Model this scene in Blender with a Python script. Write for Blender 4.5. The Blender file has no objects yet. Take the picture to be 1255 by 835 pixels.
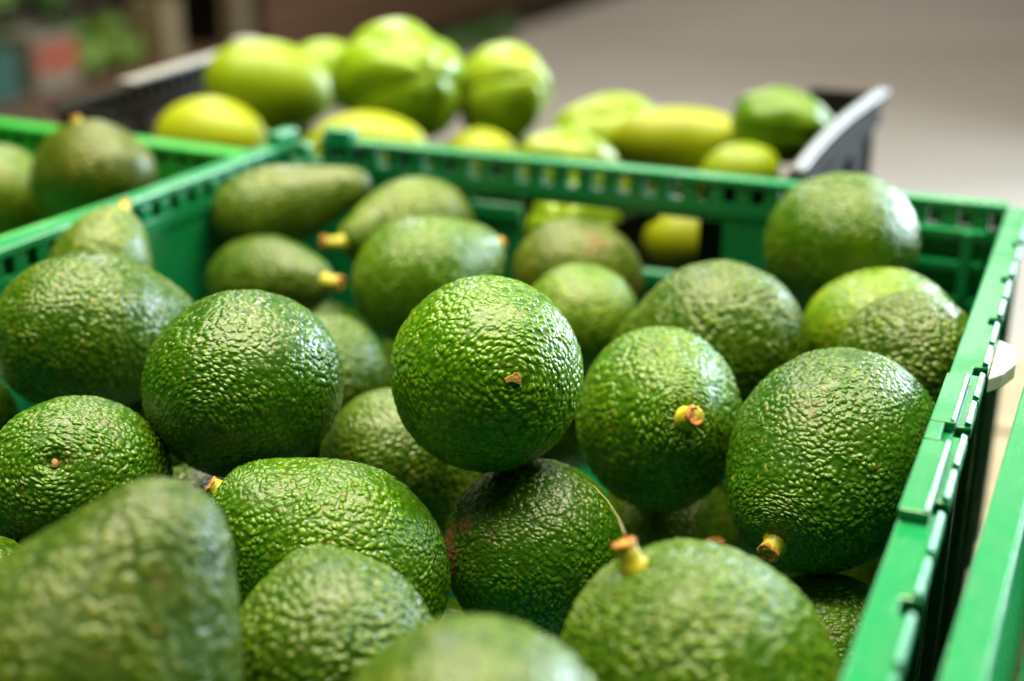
import bpy, bmesh, math, random
import numpy as np
from mathutils import Vector, Matrix

# ------------------------------------------------------------------ camera, world, lamps, exposure
S = bpy.context.scene
COL = S.collection
RIM = 0.95                                   # height of the crate rims above the floor
cam_d = bpy.data.cameras.new('camera')
cam = bpy.data.objects.new('camera', cam_d); COL.objects.link(cam); S.camera = cam
cam.location = (0, 0, RIM + 0.174)
PITCH = math.atan2(628.5, 1660)
cam.rotation_euler = (math.pi / 2 - PITCH, 0, 0)
cam_d.sensor_width = 36; cam_d.lens = 36 * 1660 / 1255
cam_d.clip_start = 0.02; cam_d.clip_end = 200
cam_d.dof.use_dof = True; cam_d.dof.focus_distance = 0.447
cam_d.dof.aperture_fstop = 4.6; cam_d.dof.aperture_blades = 8

W = bpy.data.worlds.new('World'); S.world = W; W.use_nodes = True
W.node_tree.nodes['Background'].inputs[0].default_value = (1.0, 0.95, 0.78, 1)
W.node_tree.nodes['Background'].inputs[1].default_value = 0.018

def area(name, loc, target, sx, sy, power, color):
    l = bpy.data.lights.new(name, 'AREA'); l.shape = 'RECTANGLE'; l.size = sx; l.size_y = sy
    l.energy = power; l.color = color
    o = bpy.data.objects.new(name, l); COL.objects.link(o); o.location = loc
    d = Vector(target) - Vector(loc); o.rotation_euler = d.to_track_quat('-Z', 'Y').to_euler()
    return o
# the shop window far to the right, daylight
area('window_light', (3.6, 3.3, 1.75), (0, 0.5, 0.95), 2.6, 2.0, 520, (0.72, 0.88, 1.0))
# ceiling lamps over the aisle
for y, p in ((0.42, 105), (1.25, 150)):
    area('overhead_lamp', (0.1, y, 2.9), (0.1, y, 0), 2.6, 0.4, p, (1.0, 0.90, 0.56))
for x, y, p in ((-.7, 4.4, 130), (2.2, 6.5, 45), (1.0, 9.0, 60), (3.5, 11.0, 60), (-1.5, 12.0, 40), (2.5, 3.6, 16)):  # added lamps, unseen, to brighten the far floor and the stand
    area('overhead_lamp', (x, y, 3.3), (x, y, 0), 1.2, 1.2, p, (1.0, 0.94, 0.85))

S.view_settings.view_transform = 'Standard'; S.view_settings.look = 'None'
S.view_settings.exposure = 0.0; S.view_settings.gamma = 1
S.render.engine = 'CYCLES'
S.cycles.use_denoising = True
S.cycles.max_bounces = 8
S.cycles.sample_clamp_indirect = 6

rng = np.random.default_rng(7); random.seed(7)

# ------------------------------------------------------------------ materials
def node_mat(name):
    m = bpy.data.materials.new(name); m.use_nodes = True
    nt = m.node_tree; b = nt.nodes['Principled BSDF']
    def N(t, **k):
        n = nt.nodes.new(t)
        for a, v in k.items(): setattr(n, a, v)
        return n
    def L(a, b_): nt.links.new(a, b_)
    return m, nt, b, N, L

def ramp(N, stops):
    r = N('ShaderNodeValToRGB'); e = r.color_ramp.elements
    while len(e) < len(stops): e.new(0.5)
    for k, (p, c) in zip(e, stops): k.position = p; k.color = (*c, 1) if len(c) == 3 else c
    return r

def math_node(N, L, op, a, b=None, clamp=False):
    n = N('ShaderNodeMath', operation=op); n.use_clamp = clamp
    for i, x in enumerate((a, b)):
        if x is None: continue
        if isinstance(x, (int, float)): n.inputs[i].default_value = x
        else: L(x, n.inputs[i])
    return n.outputs[0]

def mixc(N, L, fac, a, b, blend='MIX'):
    n = N('ShaderNodeMix', data_type='RGBA', blend_type=blend)
    if isinstance(fac, (int, float)): n.inputs[0].default_value = fac
    else: L(fac, n.inputs[0])
    for i, x in ((6, a), (7, b)):
        if isinstance(x, tuple): n.inputs[i].default_value = (*x, 1)
        else: L(x, n.inputs[i])
    return n.outputs[2]

def avocado_skin(name, cell, amp, rough):
    """pebbled avocado skin: cells of the given size in metres, raised by amp metres"""
    m, nt, b, N, L = node_mat(name)
    at = N('ShaderNodeAttribute', attribute_name='skin')
    scab = N('ShaderNodeAttribute', attribute_name='scab')
    oi = N('ShaderNodeObjectInfo')
    # every fruit gets its own piece of the pattern
    vec = at.outputs['Vector']
    wob = N('ShaderNodeTexNoise'); wob.inputs['Scale'].default_value = 0.35 / cell; wob.inputs['Detail'].default_value = 2
    L(vec, wob.inputs['Vector'])
    sub = N('ShaderNodeVectorMath', operation='SUBTRACT'); L(wob.outputs['Color'], sub.inputs[0]); sub.inputs[1].default_value = (.5, .5, .5)
    scl = N('ShaderNodeVectorMath', operation='SCALE'); L(sub.outputs[0], scl.inputs[0]); scl.inputs['Scale'].default_value = cell * 1.5
    add = N('ShaderNodeVectorMath', operation='ADD'); L(vec, add.inputs[0]); L(scl.outputs[0], add.inputs[1])
    wv = add.outputs[0]
    vo = N('ShaderNodeTexVoronoi', feature='SMOOTH_F1'); vo.inputs['Scale'].default_value = 1 / cell
    vo.inputs['Smoothness'].default_value = 0.35; L(wv, vo.inputs['Vector'])
    peb = N('ShaderNodeMapRange', interpolation_type='SMOOTHSTEP'); L(vo.outputs['Distance'], peb.inputs['Value'])
    peb.inputs['From Min'].default_value = 0.82; peb.inputs['From Max'].default_value = 0.12
    # patches where the skin is smoother
    big = N('ShaderNodeTexNoise'); big.inputs['Scale'].default_value = 55; big.inputs['Detail'].default_value = 2
    L(vec, big.inputs['Vector'])
    bigm = N('ShaderNodeMapRange'); L(big.outputs['Fac'], bigm.inputs['Value'])
    bigm.inputs['From Min'].default_value = 0.32; bigm.inputs['From Max'].default_value = 0.62
    bigm.inputs['To Min'].default_value = 0.32; bigm.inputs['To Max'].default_value = 1.25
    hh = math_node(N, L, 'MULTIPLY', peb.outputs[0], bigm.outputs[0])
    mid = N('ShaderNodeTexNoise'); mid.inputs['Scale'].default_value = 0.5 / cell; mid.inputs['Detail'].default_value = 4
    L(wv, mid.inputs['Vector'])
    hh2 = math_node(N, L, 'ADD', hh, math_node(N, L, 'MULTIPLY', mid.outputs['Fac'], 0.9))
    fine = N('ShaderNodeTexNoise'); fine.inputs['Scale'].default_value = 3.2 / cell; fine.inputs['Detail'].default_value = 2
    L(vec, fine.inputs['Vector'])
    hh3 = math_node(N, L, 'ADD', hh2, math_node(N, L, 'MULTIPLY', fine.outputs['Fac'], 0.12))
    disp = N('ShaderNodeDisplacement'); disp.inputs['Midlevel'].default_value = 0.8
    disp.inputs['Scale'].default_value = amp; L(hh3, disp.inputs['Height'])
    L(disp.outputs[0], nt.nodes['Material Output'].inputs['Displacement'])
    m.displacement_method = 'BOTH'
    # colour: the fruit's own tone, darker in the furrows, lighter on the pebbles, corky dots and scabs
    tone = oi.outputs['Color']
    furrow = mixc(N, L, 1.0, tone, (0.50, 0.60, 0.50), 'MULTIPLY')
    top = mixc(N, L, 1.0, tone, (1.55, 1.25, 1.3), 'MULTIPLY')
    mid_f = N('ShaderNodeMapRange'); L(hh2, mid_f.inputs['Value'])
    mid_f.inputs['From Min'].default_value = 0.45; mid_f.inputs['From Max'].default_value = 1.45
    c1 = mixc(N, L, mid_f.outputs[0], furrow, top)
    pat = N('ShaderNodeTexNoise'); pat.inputs['Scale'].default_value = 38; pat.inputs['Detail'].default_value = 5; pat.inputs['Roughness'].default_value = .6
    L(vec, pat.inputs['Vector'])
    pr = N('ShaderNodeMapRange'); L(pat.outputs['Fac'], pr.inputs['Value']); pr.inputs['From Min'].default_value = .42; pr.inputs['From Max'].default_value = .68
    yel = mixc(N, L, 1.0, c1, (1.7, 1.12, 0.9), 'MULTIPLY')
    c2 = mixc(N, L, math_node(N, L, 'MULTIPLY', pr.outputs[0], 0.6), c1, yel)
    dots = N('ShaderNodeTexVoronoi'); dots.inputs['Scale'].default_value = 210; L(vec, dots.inputs['Vector'])
    dr = ramp(N, [(0.0, (1, 1, 1)), (0.13, (1, 1, 1)), (0.2, (0, 0, 0))]); L(dots.outputs['Distance'], dr.inputs[0])
    sepc = N('ShaderNodeSeparateColor'); L(dots.outputs['Color'], sepc.inputs[0])
    sel = math_node(N, L, 'GREATER_THAN', sepc.outputs[0], 0.80)
    dotm = math_node(N, L, 'MULTIPLY', dr.outputs[0], sel)
    dcol = mixc(N, L, sepc.outputs[1], (0.22, 0.13, 0.025), (0.06, 0.022, 0.012))
    c3 = mixc(N, L, math_node(N, L, 'MULTIPLY', dotm, 0.8), c2, dcol)
    sn = N('ShaderNodeTexNoise'); sn.inputs['Scale'].default_value = 130; sn.inputs['Detail'].default_value = 5; L(vec, sn.inputs['Vector'])
    sm = math_node(N, L, 'SUBTRACT', math_node(N, L, 'ADD', scab.outputs['Fac'], sn.outputs['Fac']), 1.0)
    sm = math_node(N, L, 'MULTIPLY', sm, 7, clamp=True)
    c4 = mixc(N, L, math_node(N, L, 'MULTIPLY', sm, 0.8), c3, (0.17, 0.078, 0.026))
    bl = N('ShaderNodeTexNoise'); bl.inputs['Scale'].default_value = 70; bl.inputs['Detail'].default_value = 6; bl.inputs['Roughness'].default_value = .7; L(vec, bl.inputs['Vector'])
    br = N('ShaderNodeMapRange'); L(bl.outputs['Fac'], br.inputs['Value']); br.inputs['From Min'].default_value = .60; br.inputs['From Max'].default_value = .70
    c5 = mixc(N, L, math_node(N, L, 'MULTIPLY', br.outputs[0], .42), c4, (0.11, 0.065, 0.02))
    sp = N('ShaderNodeTexVoronoi'); sp.inputs['Scale'].default_value = 430; L(vec, sp.inputs['Vector'])
    spm = math_node(N, L, 'LESS_THAN', sp.outputs['Distance'], 0.26)
    sps = N('ShaderNodeSeparateColor'); L(sp.outputs['Color'], sps.inputs[0])
    spm = math_node(N, L, 'MULTIPLY', spm, math_node(N, L, 'GREATER_THAN', sps.outputs[1], .80))
    c4 = mixc(N, L, math_node(N, L, 'MULTIPLY', spm, .45), c5, (0.30, 0.30, 0.06))
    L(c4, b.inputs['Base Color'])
    rr = N('ShaderNodeMapRange'); L(mid.outputs['Fac'], rr.inputs['Value'])
    rr.inputs['From Min'].default_value = .3; rr.inputs['From Max'].default_value = .7
    rr.inputs['To Min'].default_value = rough - .07; rr.inputs['To Max'].default_value = rough + .1
    r2 = math_node(N, L, 'ADD', rr.outputs[0], math_node(N, L, 'MULTIPLY', sm, 0.3))
    L(r2, b.inputs['Roughness'])
    b.inputs['Specular IOR Level'].default_value = 0.38
    return m

M = {}
M['avo_rough'] = avocado_skin('avocado_skin_coarse', 0.0024, 0.00078, 0.28)
M['avo_pimple'] = avocado_skin('avocado_skin_pimpled', 0.0020, 0.00058, 0.28)
M['avo_fine'] = avocado_skin('avocado_skin_fine', 0.0022, 0.00050, 0.25)
M['avo_dull'] = avocado_skin('avocado_skin_dull', 0.0028, 0.00046, 0.36)

def fruit_skin(name, rough, blotch, bumpd=.0004):
    m, nt, b, N, L = node_mat(name)
    oi = N('ShaderNodeObjectInfo'); tc = N('ShaderNodeTexCoord')
    n = N('ShaderNodeTexNoise'); n.inputs['Scale'].default_value = 45; n.inputs['Detail'].default_value = 5; L(tc.outputs['Object'], n.inputs['Vector'])
    r = N('ShaderNodeMapRange'); L(n.outputs['Fac'], r.inputs['Value']); r.inputs['From Min'].default_value = .35; r.inputs['From Max'].default_value = .7
    dark = mixc(N, L, 1.0, oi.outputs['Color'], blotch, 'MULTIPLY')
    L(mixc(N, L, r.outputs[0], oi.outputs['Color'], dark), b.inputs['Base Color'])
    b.inputs['Roughness'].default_value = rough; b.inputs['Specular IOR Level'].default_value = .32
    bn = N('ShaderNodeBump'); bn.inputs['Distance'].default_value = bumpd; bn.inputs['Strength'].default_value = .6
    n2 = N('ShaderNodeTexNoise'); n2.inputs['Scale'].default_value = 220; L(tc.outputs['Object'], n2.inputs['Vector'])
    L(n2.outputs['Fac'], bn.inputs['Height']); L(bn.outputs[0], b.inputs['Normal'])
    b.inputs['Subsurface Weight'].default_value = .12; b.inputs['Subsurface Radius'].default_value = (.004, .004, .001)
    b.inputs['Subsurface Scale'].default_value = 1.0
    return m
M['chayote'] = fruit_skin('chayote_skin', .33, (.62, .78, .5))
M['smooth_fruit'] = fruit_skin('smooth_fruit_skin', .42, (.9, .86, .6))

def plastic(name, col, rough=.24, dirt=.6, scuff=(.16, .36, .22)):
    m, nt, b, N, L = node_mat(name)
    tc = N('ShaderNodeTexCoord')
    n = N('ShaderNodeTexNoise'); n.inputs['Scale'].default_value = 26; n.inputs['Detail'].default_value = 6; n.inputs['Roughness'].default_value = .65
    L(tc.outputs['Object'], n.inputs['Vector'])
    r = N('ShaderNodeMapRange'); L(n.outputs['Fac'], r.inputs['Value']); r.inputs['From Min'].default_value = .45; r.inputs['From Max'].default_value = .75
    mp = N('ShaderNodeMapping'); mp.inputs['Scale'].default_value = (700, 60, 200); L(tc.outputs['Object'], mp.inputs['Vector'])
    n2 = N('ShaderNodeTexNoise'); n2.inputs['Scale'].default_value = 1; n2.inputs['Detail'].default_value = 3; L(mp.outputs[0], n2.inputs['Vector'])
    r2 = N('ShaderNodeMapRange'); L(n2.outputs['Fac'], r2.inputs['Value']); r2.inputs['From Min'].default_value = .6; r2.inputs['From Max'].default_value = .75
    c = mixc(N, L, math_node(N, L, 'MULTIPLY', r.outputs[0], dirt), col, tuple(x * .62 for x in col))
    c = mixc(N, L, math_node(N, L, 'MULTIPLY', r2.outputs[0], .22), c, scuff)
    L(c, b.inputs['Base Color'])
    L(math_node(N, L, 'ADD', math_node(N, L, 'MULTIPLY', r.outputs[0], .2), rough), b.inputs['Roughness'])
    bn = N('ShaderNodeBump'); bn.inputs['Distance'].default_value = .00025; bn.inputs['Strength'].default_value = .5
    L(math_node(N, L, 'ADD', n2.outputs['Fac'], n.outputs['Fac']), bn.inputs['Height']); L(bn.outputs[0], b.inputs['Normal'])
    return m
M['green'] = plastic('green_crate_plastic', (0.005, 0.190, 0.068))
M['lime_green'] = plastic('bright_green_crate_plastic', (0.022, 0.29, 0.036))
M['black'] = plastic('black_crate_plastic', (0.012, 0.012, 0.013), .80, .3, (.05, .05, .05))
M['black'].node_tree.nodes['Principled BSDF'].inputs['Specular IOR Level'].default_value = .12
M['clip'] = plastic('white_highlight_plastic', (0.80, 0.82, 0.84), .25, .1, (.7, .7, .7))  # white of the block that imitates a highlight at the rim
M['greycap'] = plastic('grey_rim_plastic', (0.20, 0.20, 0.215), .4, .3, (.3, .3, .3))
M['strip'] = plastic('rim_reflection_plastic', (0.13, 0.14, 0.175), .38, .15, (.7, .7, .72))  # pale tone imitates the window mirrored in the black rim
M['teal'] = plastic('teal_box_plastic', (0.0, 0.034, 0.022), .7)
M['navy'] = plastic('navy_box_plastic', (0.012, 0.016, 0.035), .5)

def simple(name, col, rough=.6, var=.35, scale=30, bump=.0):
    m, nt, b, N, L = node_mat(name)
    tc = N('ShaderNodeTexCoord'); n = N('ShaderNodeTexNoise'); n.inputs['Scale'].default_value = scale; n.inputs['Detail'].default_value = 6
    L(tc.outputs['Object'], n.inputs['Vector'])
    r = N('ShaderNodeMapRange'); L(n.outputs['Fac'], r.inputs['Value']); r.inputs['From Min'].default_value = .35; r.inputs['From Max'].default_value = .65
    L(mixc(N, L, r.outputs[0], tuple(x * (1 - var) for x in col), col), b.inputs['Base Color'])
    b.inputs['Roughness'].default_value = rough
    if bump:
        bn = N('ShaderNodeBump'); bn.inputs['Distance'].default_value = bump; L(n.outputs['Fac'], bn.inputs['Height']); L(bn.outputs[0], b.inputs['Normal'])
    return m
M['stem'] = simple('avocado_stem_peel', (0.46, 0.42, 0.025), .42, .35, 260, .0006)
M['cut'] = simple('avocado_stem_cut', (0.50, 0.20, 0.035), .7, .6, 420, .0012)
M['scar'] = simple('corky_scar', (0.46, 0.26, 0.07), .7, .6, 500, .0008)
M['strand'] = simple('pale_strand', (0.30, 0.25, 0.14), .4, .2, 300)
M['redfruit'] = simple('reddish_brown_peel', (0.17, 0.035, 0.012), .5, .5, 40, .0005)
M['leaf'] = simple('cabbage_leaf', (0.19, 0.34, 0.035), .55, .6, 22, .002)
M['leaf_dark'] = simple('dark_leaf', (0.075, 0.20, 0.018), .55, .6, 22, .002)
M['card'] = simple('kraft_card', (0.15, 0.115, 0.055), .8, .25, 12)
M['cardred'] = simple('red_printed_card', (0.20, 0.036, 0.010), .6, .25, 9)
M['cardwhite'] = simple('white_card', (0.11, 0.10, 0.07), .7, .2, 9)

def wood(name, a, bcol, rough=.6, scale=(2, 40, 40)):
    m, nt, b, N, L = node_mat(name)
    tc = N('ShaderNodeTexCoord'); mp = N('ShaderNodeMapping'); mp.inputs['Scale'].default_value = scale; L(tc.outputs['Object'], mp.inputs['Vector'])
    n = N('ShaderNodeTexNoise'); n.inputs['Scale'].default_value = 1.5; n.inputs['Detail'].default_value = 8; n.inputs['Distortion'].default_value = .6
    L(mp.outputs[0], n.inputs['Vector'])
    r = N('ShaderNodeMapRange'); L(n.outputs['Fac'], r.inputs['Value']); r.inputs['From Min'].default_value = .3; r.inputs['From Max'].default_value = .7
    L(mixc(N, L, r.outputs[0], a, bcol), b.inputs['Base Color']); b.inputs['Roughness'].default_value = rough
    bn = N('ShaderNodeBump'); bn.inputs['Distance'].default_value = .0008; L(n.outputs['Fac'], bn.inputs['Height']); L(bn.outputs[0], b.inputs['Normal'])
    return m
M['table_wood'] = wood('pale_table_wood', (0.17, 0.14, 0.105), (0.27, 0.225, 0.17))
M['stand_wood'] = wood('brown_stand_wood', (0.030, 0.013, 0.004), (0.085, 0.034, 0.007))
M['stand_dark'] = wood('dark_stand_wood', (0.012, 0.007, 0.004), (0.030, 0.016, 0.008))
M['post_wood'] = wood('grey_brown_post_wood', (0.07, 0.052, 0.025), (0.12, 0.09, 0.045))

def floor_mat():
    m, nt, b, N, L = node_mat('worn_grey_beige_floor')
    tc = N('ShaderNodeTexCoord')
    mp = N('ShaderNodeMapping'); mp.inputs['Scale'].default_value = (.35, 1.1, 1); mp.inputs['Rotation'].default_value = (0, 0, .3); L(tc.outputs['Object'], mp.inputs['Vector'])
    n = N('ShaderNodeTexNoise'); n.inputs['Scale'].default_value = .9; n.inputs['Detail'].default_value = 5; L(mp.outputs[0], n.inputs['Vector'])
    r = ramp(N, [(0.3, (.235, .21, .18)), (0.5, (.275, .25, .215)), (0.7, (.29, .268, .238))]); L(n.outputs['Fac'], r.inputs[0])
    n2 = N('ShaderNodeTexNoise'); n2.inputs['Scale'].default_value = 60; n2.inputs['Detail'].default_value = 4; L(tc.outputs['Object'], n2.inputs['Vector'])
    c = mixc(N, L, math_node(N, L, 'MULTIPLY', n2.outputs['Fac'], .3), r.outputs[0], (.25, .23, .20))
    L(c, b.inputs['Base Color']); b.inputs['Roughness'].default_value = .85; b.inputs['Specular IOR Level'].default_value = .2
    return m
M['floor'] = floor_mat()

# ------------------------------------------------------------------ helpers
def link(name, me, mat, parent=None):
    o = bpy.data.objects.new(name, me); COL.objects.link(o)
    if mat is not None and not me.materials: me.materials.append(mat)
    if parent is not None: o.parent = parent
    return o
def obj(name, bm, mat, parent=None, smooth=False):
    me = bpy.data.meshes.new(name); bmesh.ops.recalc_face_normals(bm, faces=bm.faces[:]); bm.to_mesh(me); bm.free()
    if smooth:
        me.polygons.foreach_set('use_smooth', [True] * len(me.polygons))
    return link(name, me, mat, parent)
def tag(o, label=None, cat=None, group=None, kind=None):
    if label: o['label'] = label
    if cat: o['category'] = cat
    if group: o['group'] = group
    if kind: o['kind'] = kind
    return o
def thing(name, label, cat, loc=(0, 0, 0), rz=0, group=None):
    o = bpy.data.objects.new(name, None); COL.objects.link(o); o.empty_display_size = .03
    o.location = loc; o.rotation_euler = (0, 0, rz)
    return tag(o, label, cat, group)
def add_box(bm, x0, x1, y0, y1, z0, z1, bev=.0006, frame=None):
    b2 = bmesh.new()
    bmesh.ops.create_cube(b2, size=1)
    for v in b2.verts:
        v.co = Vector(((x0 + x1) / 2 + v.co.x * (x1 - x0), (y0 + y1) / 2 + v.co.y * (y1 - y0), (z0 + z1) / 2 + v.co.z * (z1 - z0)))
    if bev: bmesh.ops.bevel(b2, geom=b2.edges[:], offset=min(bev, .3 * min(abs(x1 - x0), abs(y1 - y0), abs(z1 - z0))), segments=2, affect='EDGES', profile=.6)
    if frame is not None: bmesh.ops.transform(b2, matrix=frame, verts=b2.verts[:])
    t = bpy.data.meshes.new('t'); b2.to_mesh(t); b2.free(); bm.from_mesh(t); bpy.data.meshes.remove(t)
def add_prism(bm, pts, z0, z1, bev=.0005, frame=None):
    b2 = bmesh.new()
    lo = [b2.verts.new((x, y, z0)) for x, y in pts]; hi = [b2.verts.new((x, y, z1)) for x, y in pts]
    n = len(pts)
    b2.faces.new(lo[::-1]); b2.faces.new(hi)
    for i in range(n): b2.faces.new((lo[i], lo[(i + 1) % n], hi[(i + 1) % n], hi[i]))
    bmesh.ops.recalc_face_normals(b2, faces=b2.faces[:])
    if bev: bmesh.ops.bevel(b2, geom=b2.edges[:], offset=bev, segments=2, affect='EDGES', profile=.6, clamp_overlap=True)
    if frame is not None: bmesh.ops.transform(b2, matrix=frame, verts=b2.verts[:])
    t = bpy.data.meshes.new('t'); b2.to_mesh(t); b2.free(); bm.from_mesh(t); bpy.data.meshes.remove(t)
def add_strip(bm, x0, x1, prof, frame=None):
    lo = [bm.verts.new((frame or Matrix()) @ Vector((x0, y, z))) for y, z in prof]; hi = [bm.verts.new((frame or Matrix()) @ Vector((x1, y, z))) for y, z in prof]
    n = len(prof); bm.faces.new(lo[::-1]); bm.faces.new(hi)
    for i in range(n): bm.faces.new((lo[i], lo[(i + 1) % n], hi[(i + 1) % n], hi[i]))
def box_part(name, mat, parent, dims, bev=.0006, frame=None):
    bm = bmesh.new(); add_box(bm, *dims, bev=bev, frame=frame); return obj(name, bm, mat, parent)

# ------------------------------------------------------------------ the setting
def sheet(name, x0, x1, y0, y1, z, mat):
    bm = bmesh.new(); vs = [bm.verts.new(p) for p in ((x0, y0, z), (x1, y0, z), (x1, y1, z), (x0, y1, z))]; bm.faces.new(vs)
    return tag(obj(name, bm, mat), kind='structure')
sheet('floor', -40, 40, -10, 60, 0, M['floor'])

# frame of the crate row: x along the crate's back edge, y away from the camera, origin at the inner back left rim corner
EX = Vector((0.9169, -0.3991, 0)).normalized(); ANG = math.atan2(EX.y, EX.x)
ORG = Vector((-0.1237, 0.8039, RIM))
def row(x, y, z=0):                                   # crate row coordinates -> world
    return ORG + EX * x + Vector((-EX.y, EX.x, 0)) * y + Vector((0, 0, z))

# ---- the table under the crates
TZ = -0.192
tb = thing('display_table', 'pale wooden display table under the green and black crates', 'table', row(0, 0, TZ), ANG)
ys = np.linspace(-.66, .315, 8)
for i in range(7):
    box_part('plank', M['table_wood'], tb, (-.52, .93, ys[i] + .0015, ys[i + 1] - .0015, -.03 - .0006 * (i % 3), -.0008 * (i % 3)), .002)
for x, y in ((-.47, -.6), (.88, -.6), (-.47, .26), (.88, .26)):
    box_part('leg', M['table_wood'], tb, (x - .03, x + .03, y - .03, y + .03, TZ + .19 - (RIM - .004), -.034), .003)
box_part('apron', M['table_wood'], tb, (-.43, .84, -.59, -.57, -.13, -.034), .002)
box_part('apron', M['table_wood'], tb, (-.43, .84, .23, .25, -.13, -.034), .002)

# ------------------------------------------------------------------ crates
def frame_of(x, y, rot):
    return Matrix.Translation((x, y, 0)) @ Matrix.Rotation(rot, 4, 'Z')
def crate_wall(root, mat, L, F, depth, windows, notch=None, lugs=(), slots=(), pitch=.0150, hole=.0066, flange=.012, blocked=(), ends=(0, 0), band=.0082):
    """one side of a crate. Local x runs along the wall, y points out of the crate, z = 0 is the rim's top."""
    a, b = ends[0], L - ends[1]
    pts = [(a, 0), (b, 0)]
    if notch:                                         # notches cut into the outer lip of the flange
        n0, step, wid, dep = notch
        xs = [n0 + step * k for k in range(int((L - n0) / step) + 1)]
        top = []
        for k, x in enumerate(xs):
            if x < a + .01 or x + wid > b - .01: continue
            top += [(x, flange), (x + .0006, flange - dep), (x + wid - .0006, flange - dep), (x + wid, flange)]
            xm = x + wid / 2 + step / 2
            if xm + .004 < b - .01: top += [(xm, flange), (xm + .0005, flange - dep * .34), (xm + .003, flange - dep * .34), (xm + .0035, flange)]
        pts += [(b, flange)] + top[::-1] + [(a, flange)]
        edges = [a + .002]
        for x in sorted(x_ for x_, y_ in top if y_ >= flange - 1e-6): edges.append(x)
        edges.append(b - .002)
        for e0, e1 in zip(edges[0::2], edges[1::2]):
            if e1 - e0 < .003: continue
            bm = bmesh.new(); add_strip(bm, e0 + .0006, e1 - .0006, [(flange - .0022, .0002), (flange - .0020, .0016), (flange - .0018, .0018), (flange - .0005, .0013), (flange - .0002, .0008), (flange - .0002, .0002)], F); obj('rim_tooth', bm, mat, root)
    else:
        pts += [(b, flange), (a, flange)]
    bm = bmesh.new(); add_prism(bm, pts, -.0042, 0, .0012 if notch else .0007, F); obj('rim', bm, mat, root)
    # row of square holes between rim and band: the webs stand one by one
    z1, z0 = -.0050, -.0050 - .0078
    k = 0; x = pitch * .6
    while x < L - .01:
        w = pitch - hole
        bm = bmesh.new(); add_box(bm, x, x + w, .0006, .0078, z0 - .0003, z1 + .0002, .0005, F)
        if k in blocked: add_box(bm, x + w + .0002, x + pitch - .0002, .0056, .0076, z0, z1, .0003, F)
        obj('rim_web', bm, mat, root); x += pitch; k += 1
    bm = bmesh.new(); add_box(bm, .001, L - .001, 0.0002, .0082, z0 - band, z0 - .0005, .0008, F); obj('band', bm, mat, root)
    zt = z0 - band - .0004
    # panels between the windows (windows: x0, x1, z0, z1)
    xs = [0.001]
    for (wx0, wx1, wz0, wz1) in windows: xs += [wx0, wx1]
    xs += [L - .001]
    for i in range(0, len(xs), 2):
        if xs[i + 1] - xs[i] > .004:
            bm = bmesh.new(); add_box(bm, xs[i], xs[i + 1], .001, .0038, -depth, zt, .0005, F); obj('panel', bm, mat, root)
    for (wx0, wx1, wz0, wz1) in windows:
        if wz1 < zt - .002:
            bm = bmesh.new(); add_box(bm, wx0 + .0002, wx1 - .0002, .001, .0038, wz1, zt, .0005, F); obj('panel', bm, mat, root)
        bm = bmesh.new(); add_box(bm, wx0 + .0002, wx1 - .0002, -.0016, .0060, wz0 - .008, wz0, .0008, F); obj('window_sill', bm, mat, root)
        bm = bmesh.new(); add_box(bm, wx0 + .0002, wx1 - .0002, .001, .0038, -depth, wz0 - .0083, .0005, F); obj('panel', bm, mat, root)
    # stiffening ribs on the outside
    for x in np.arange(.03, L - .02, .074):
        if any(w[0] - .004 < x < w[1] + .004 for w in windows): continue
        bm = bmesh.new(); add_box(bm, x, x + .0025, .0040, .0082, -depth + .002, zt - .0003, .0005, F); obj('rib', bm, mat, root)
    for (lx0, lx1, ly0, ly1, h) in lugs:
        bm = bmesh.new(); add_box(bm, lx0, lx1, ly0, ly1, .0002, h, .0012, F); obj('rim_lug', bm, mat, root)

PI = math.pi
def crate_shell(root, mat, LX, LY, depth, back, left, right, front):
    crate_wall(root, mat, LX, frame_of(0, 0, 0), depth, **back)                        # back: x right, y away
    crate_wall(root, mat, LY, frame_of(LX, 0, -PI / 2), depth, **right)                # right: x towards the camera, y to the right
    crate_wall(root, mat, LX, frame_of(LX, -LY, PI), depth, **front)
    crate_wall(root, mat, LY, frame_of(0, -LY, PI / 2), depth, **left)                 # left: x away from the camera
    box_part('crate_floor', mat, root, (.0005, LX - .0005, -LY + .0005, -.0005, -depth, -depth + .004))
    for x, y, r in ((0, 0, PI / 2), (LX, 0, 0), (LX, -LY, -PI / 2), (0, -LY, PI)):      # corner posts
        F = frame_of(x, y, r)
        bm = bmesh.new(); add_box(bm, .0002, .0085, .0002, .0085, -depth, -.0046, .0015, F); obj('corner_post', bm, mat, root)

D0 = .186
main = thing('produce_crate', 'large green plastic crate heaped with avocados, filling the foreground', 'crate', row(0, 0, 0), ANG, 'green plastic crates')
g = M['green']
crate_shell(main, g, .4, .6, D0,
    back=dict(windows=[(.1095, .1402, -.0280, -.0243), (.1415, .258, -.0566, -.0243), (.2665, .2665, -.05, -.0243)][:2], ends=(.0085, 0), lugs=[(.0105, .030, .001, .0105, .0062)], blocked=(0, 1, 3, 5, 7, 19, 20, 22, 23, 24, 25, 26, 27)),
    left=dict(windows=[], ends=(0, .004), lugs=[(.574, .5945, .002, .011, .0066)], blocked=range(0, 40)),
    right=dict(windows=[], notch=(.0075, .0545, .0088, .0046), blocked=range(0, 40)),
    front=dict(windows=[(.14, .26, -.0566, -.0243)], blocked=range(0, 30)))
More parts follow.
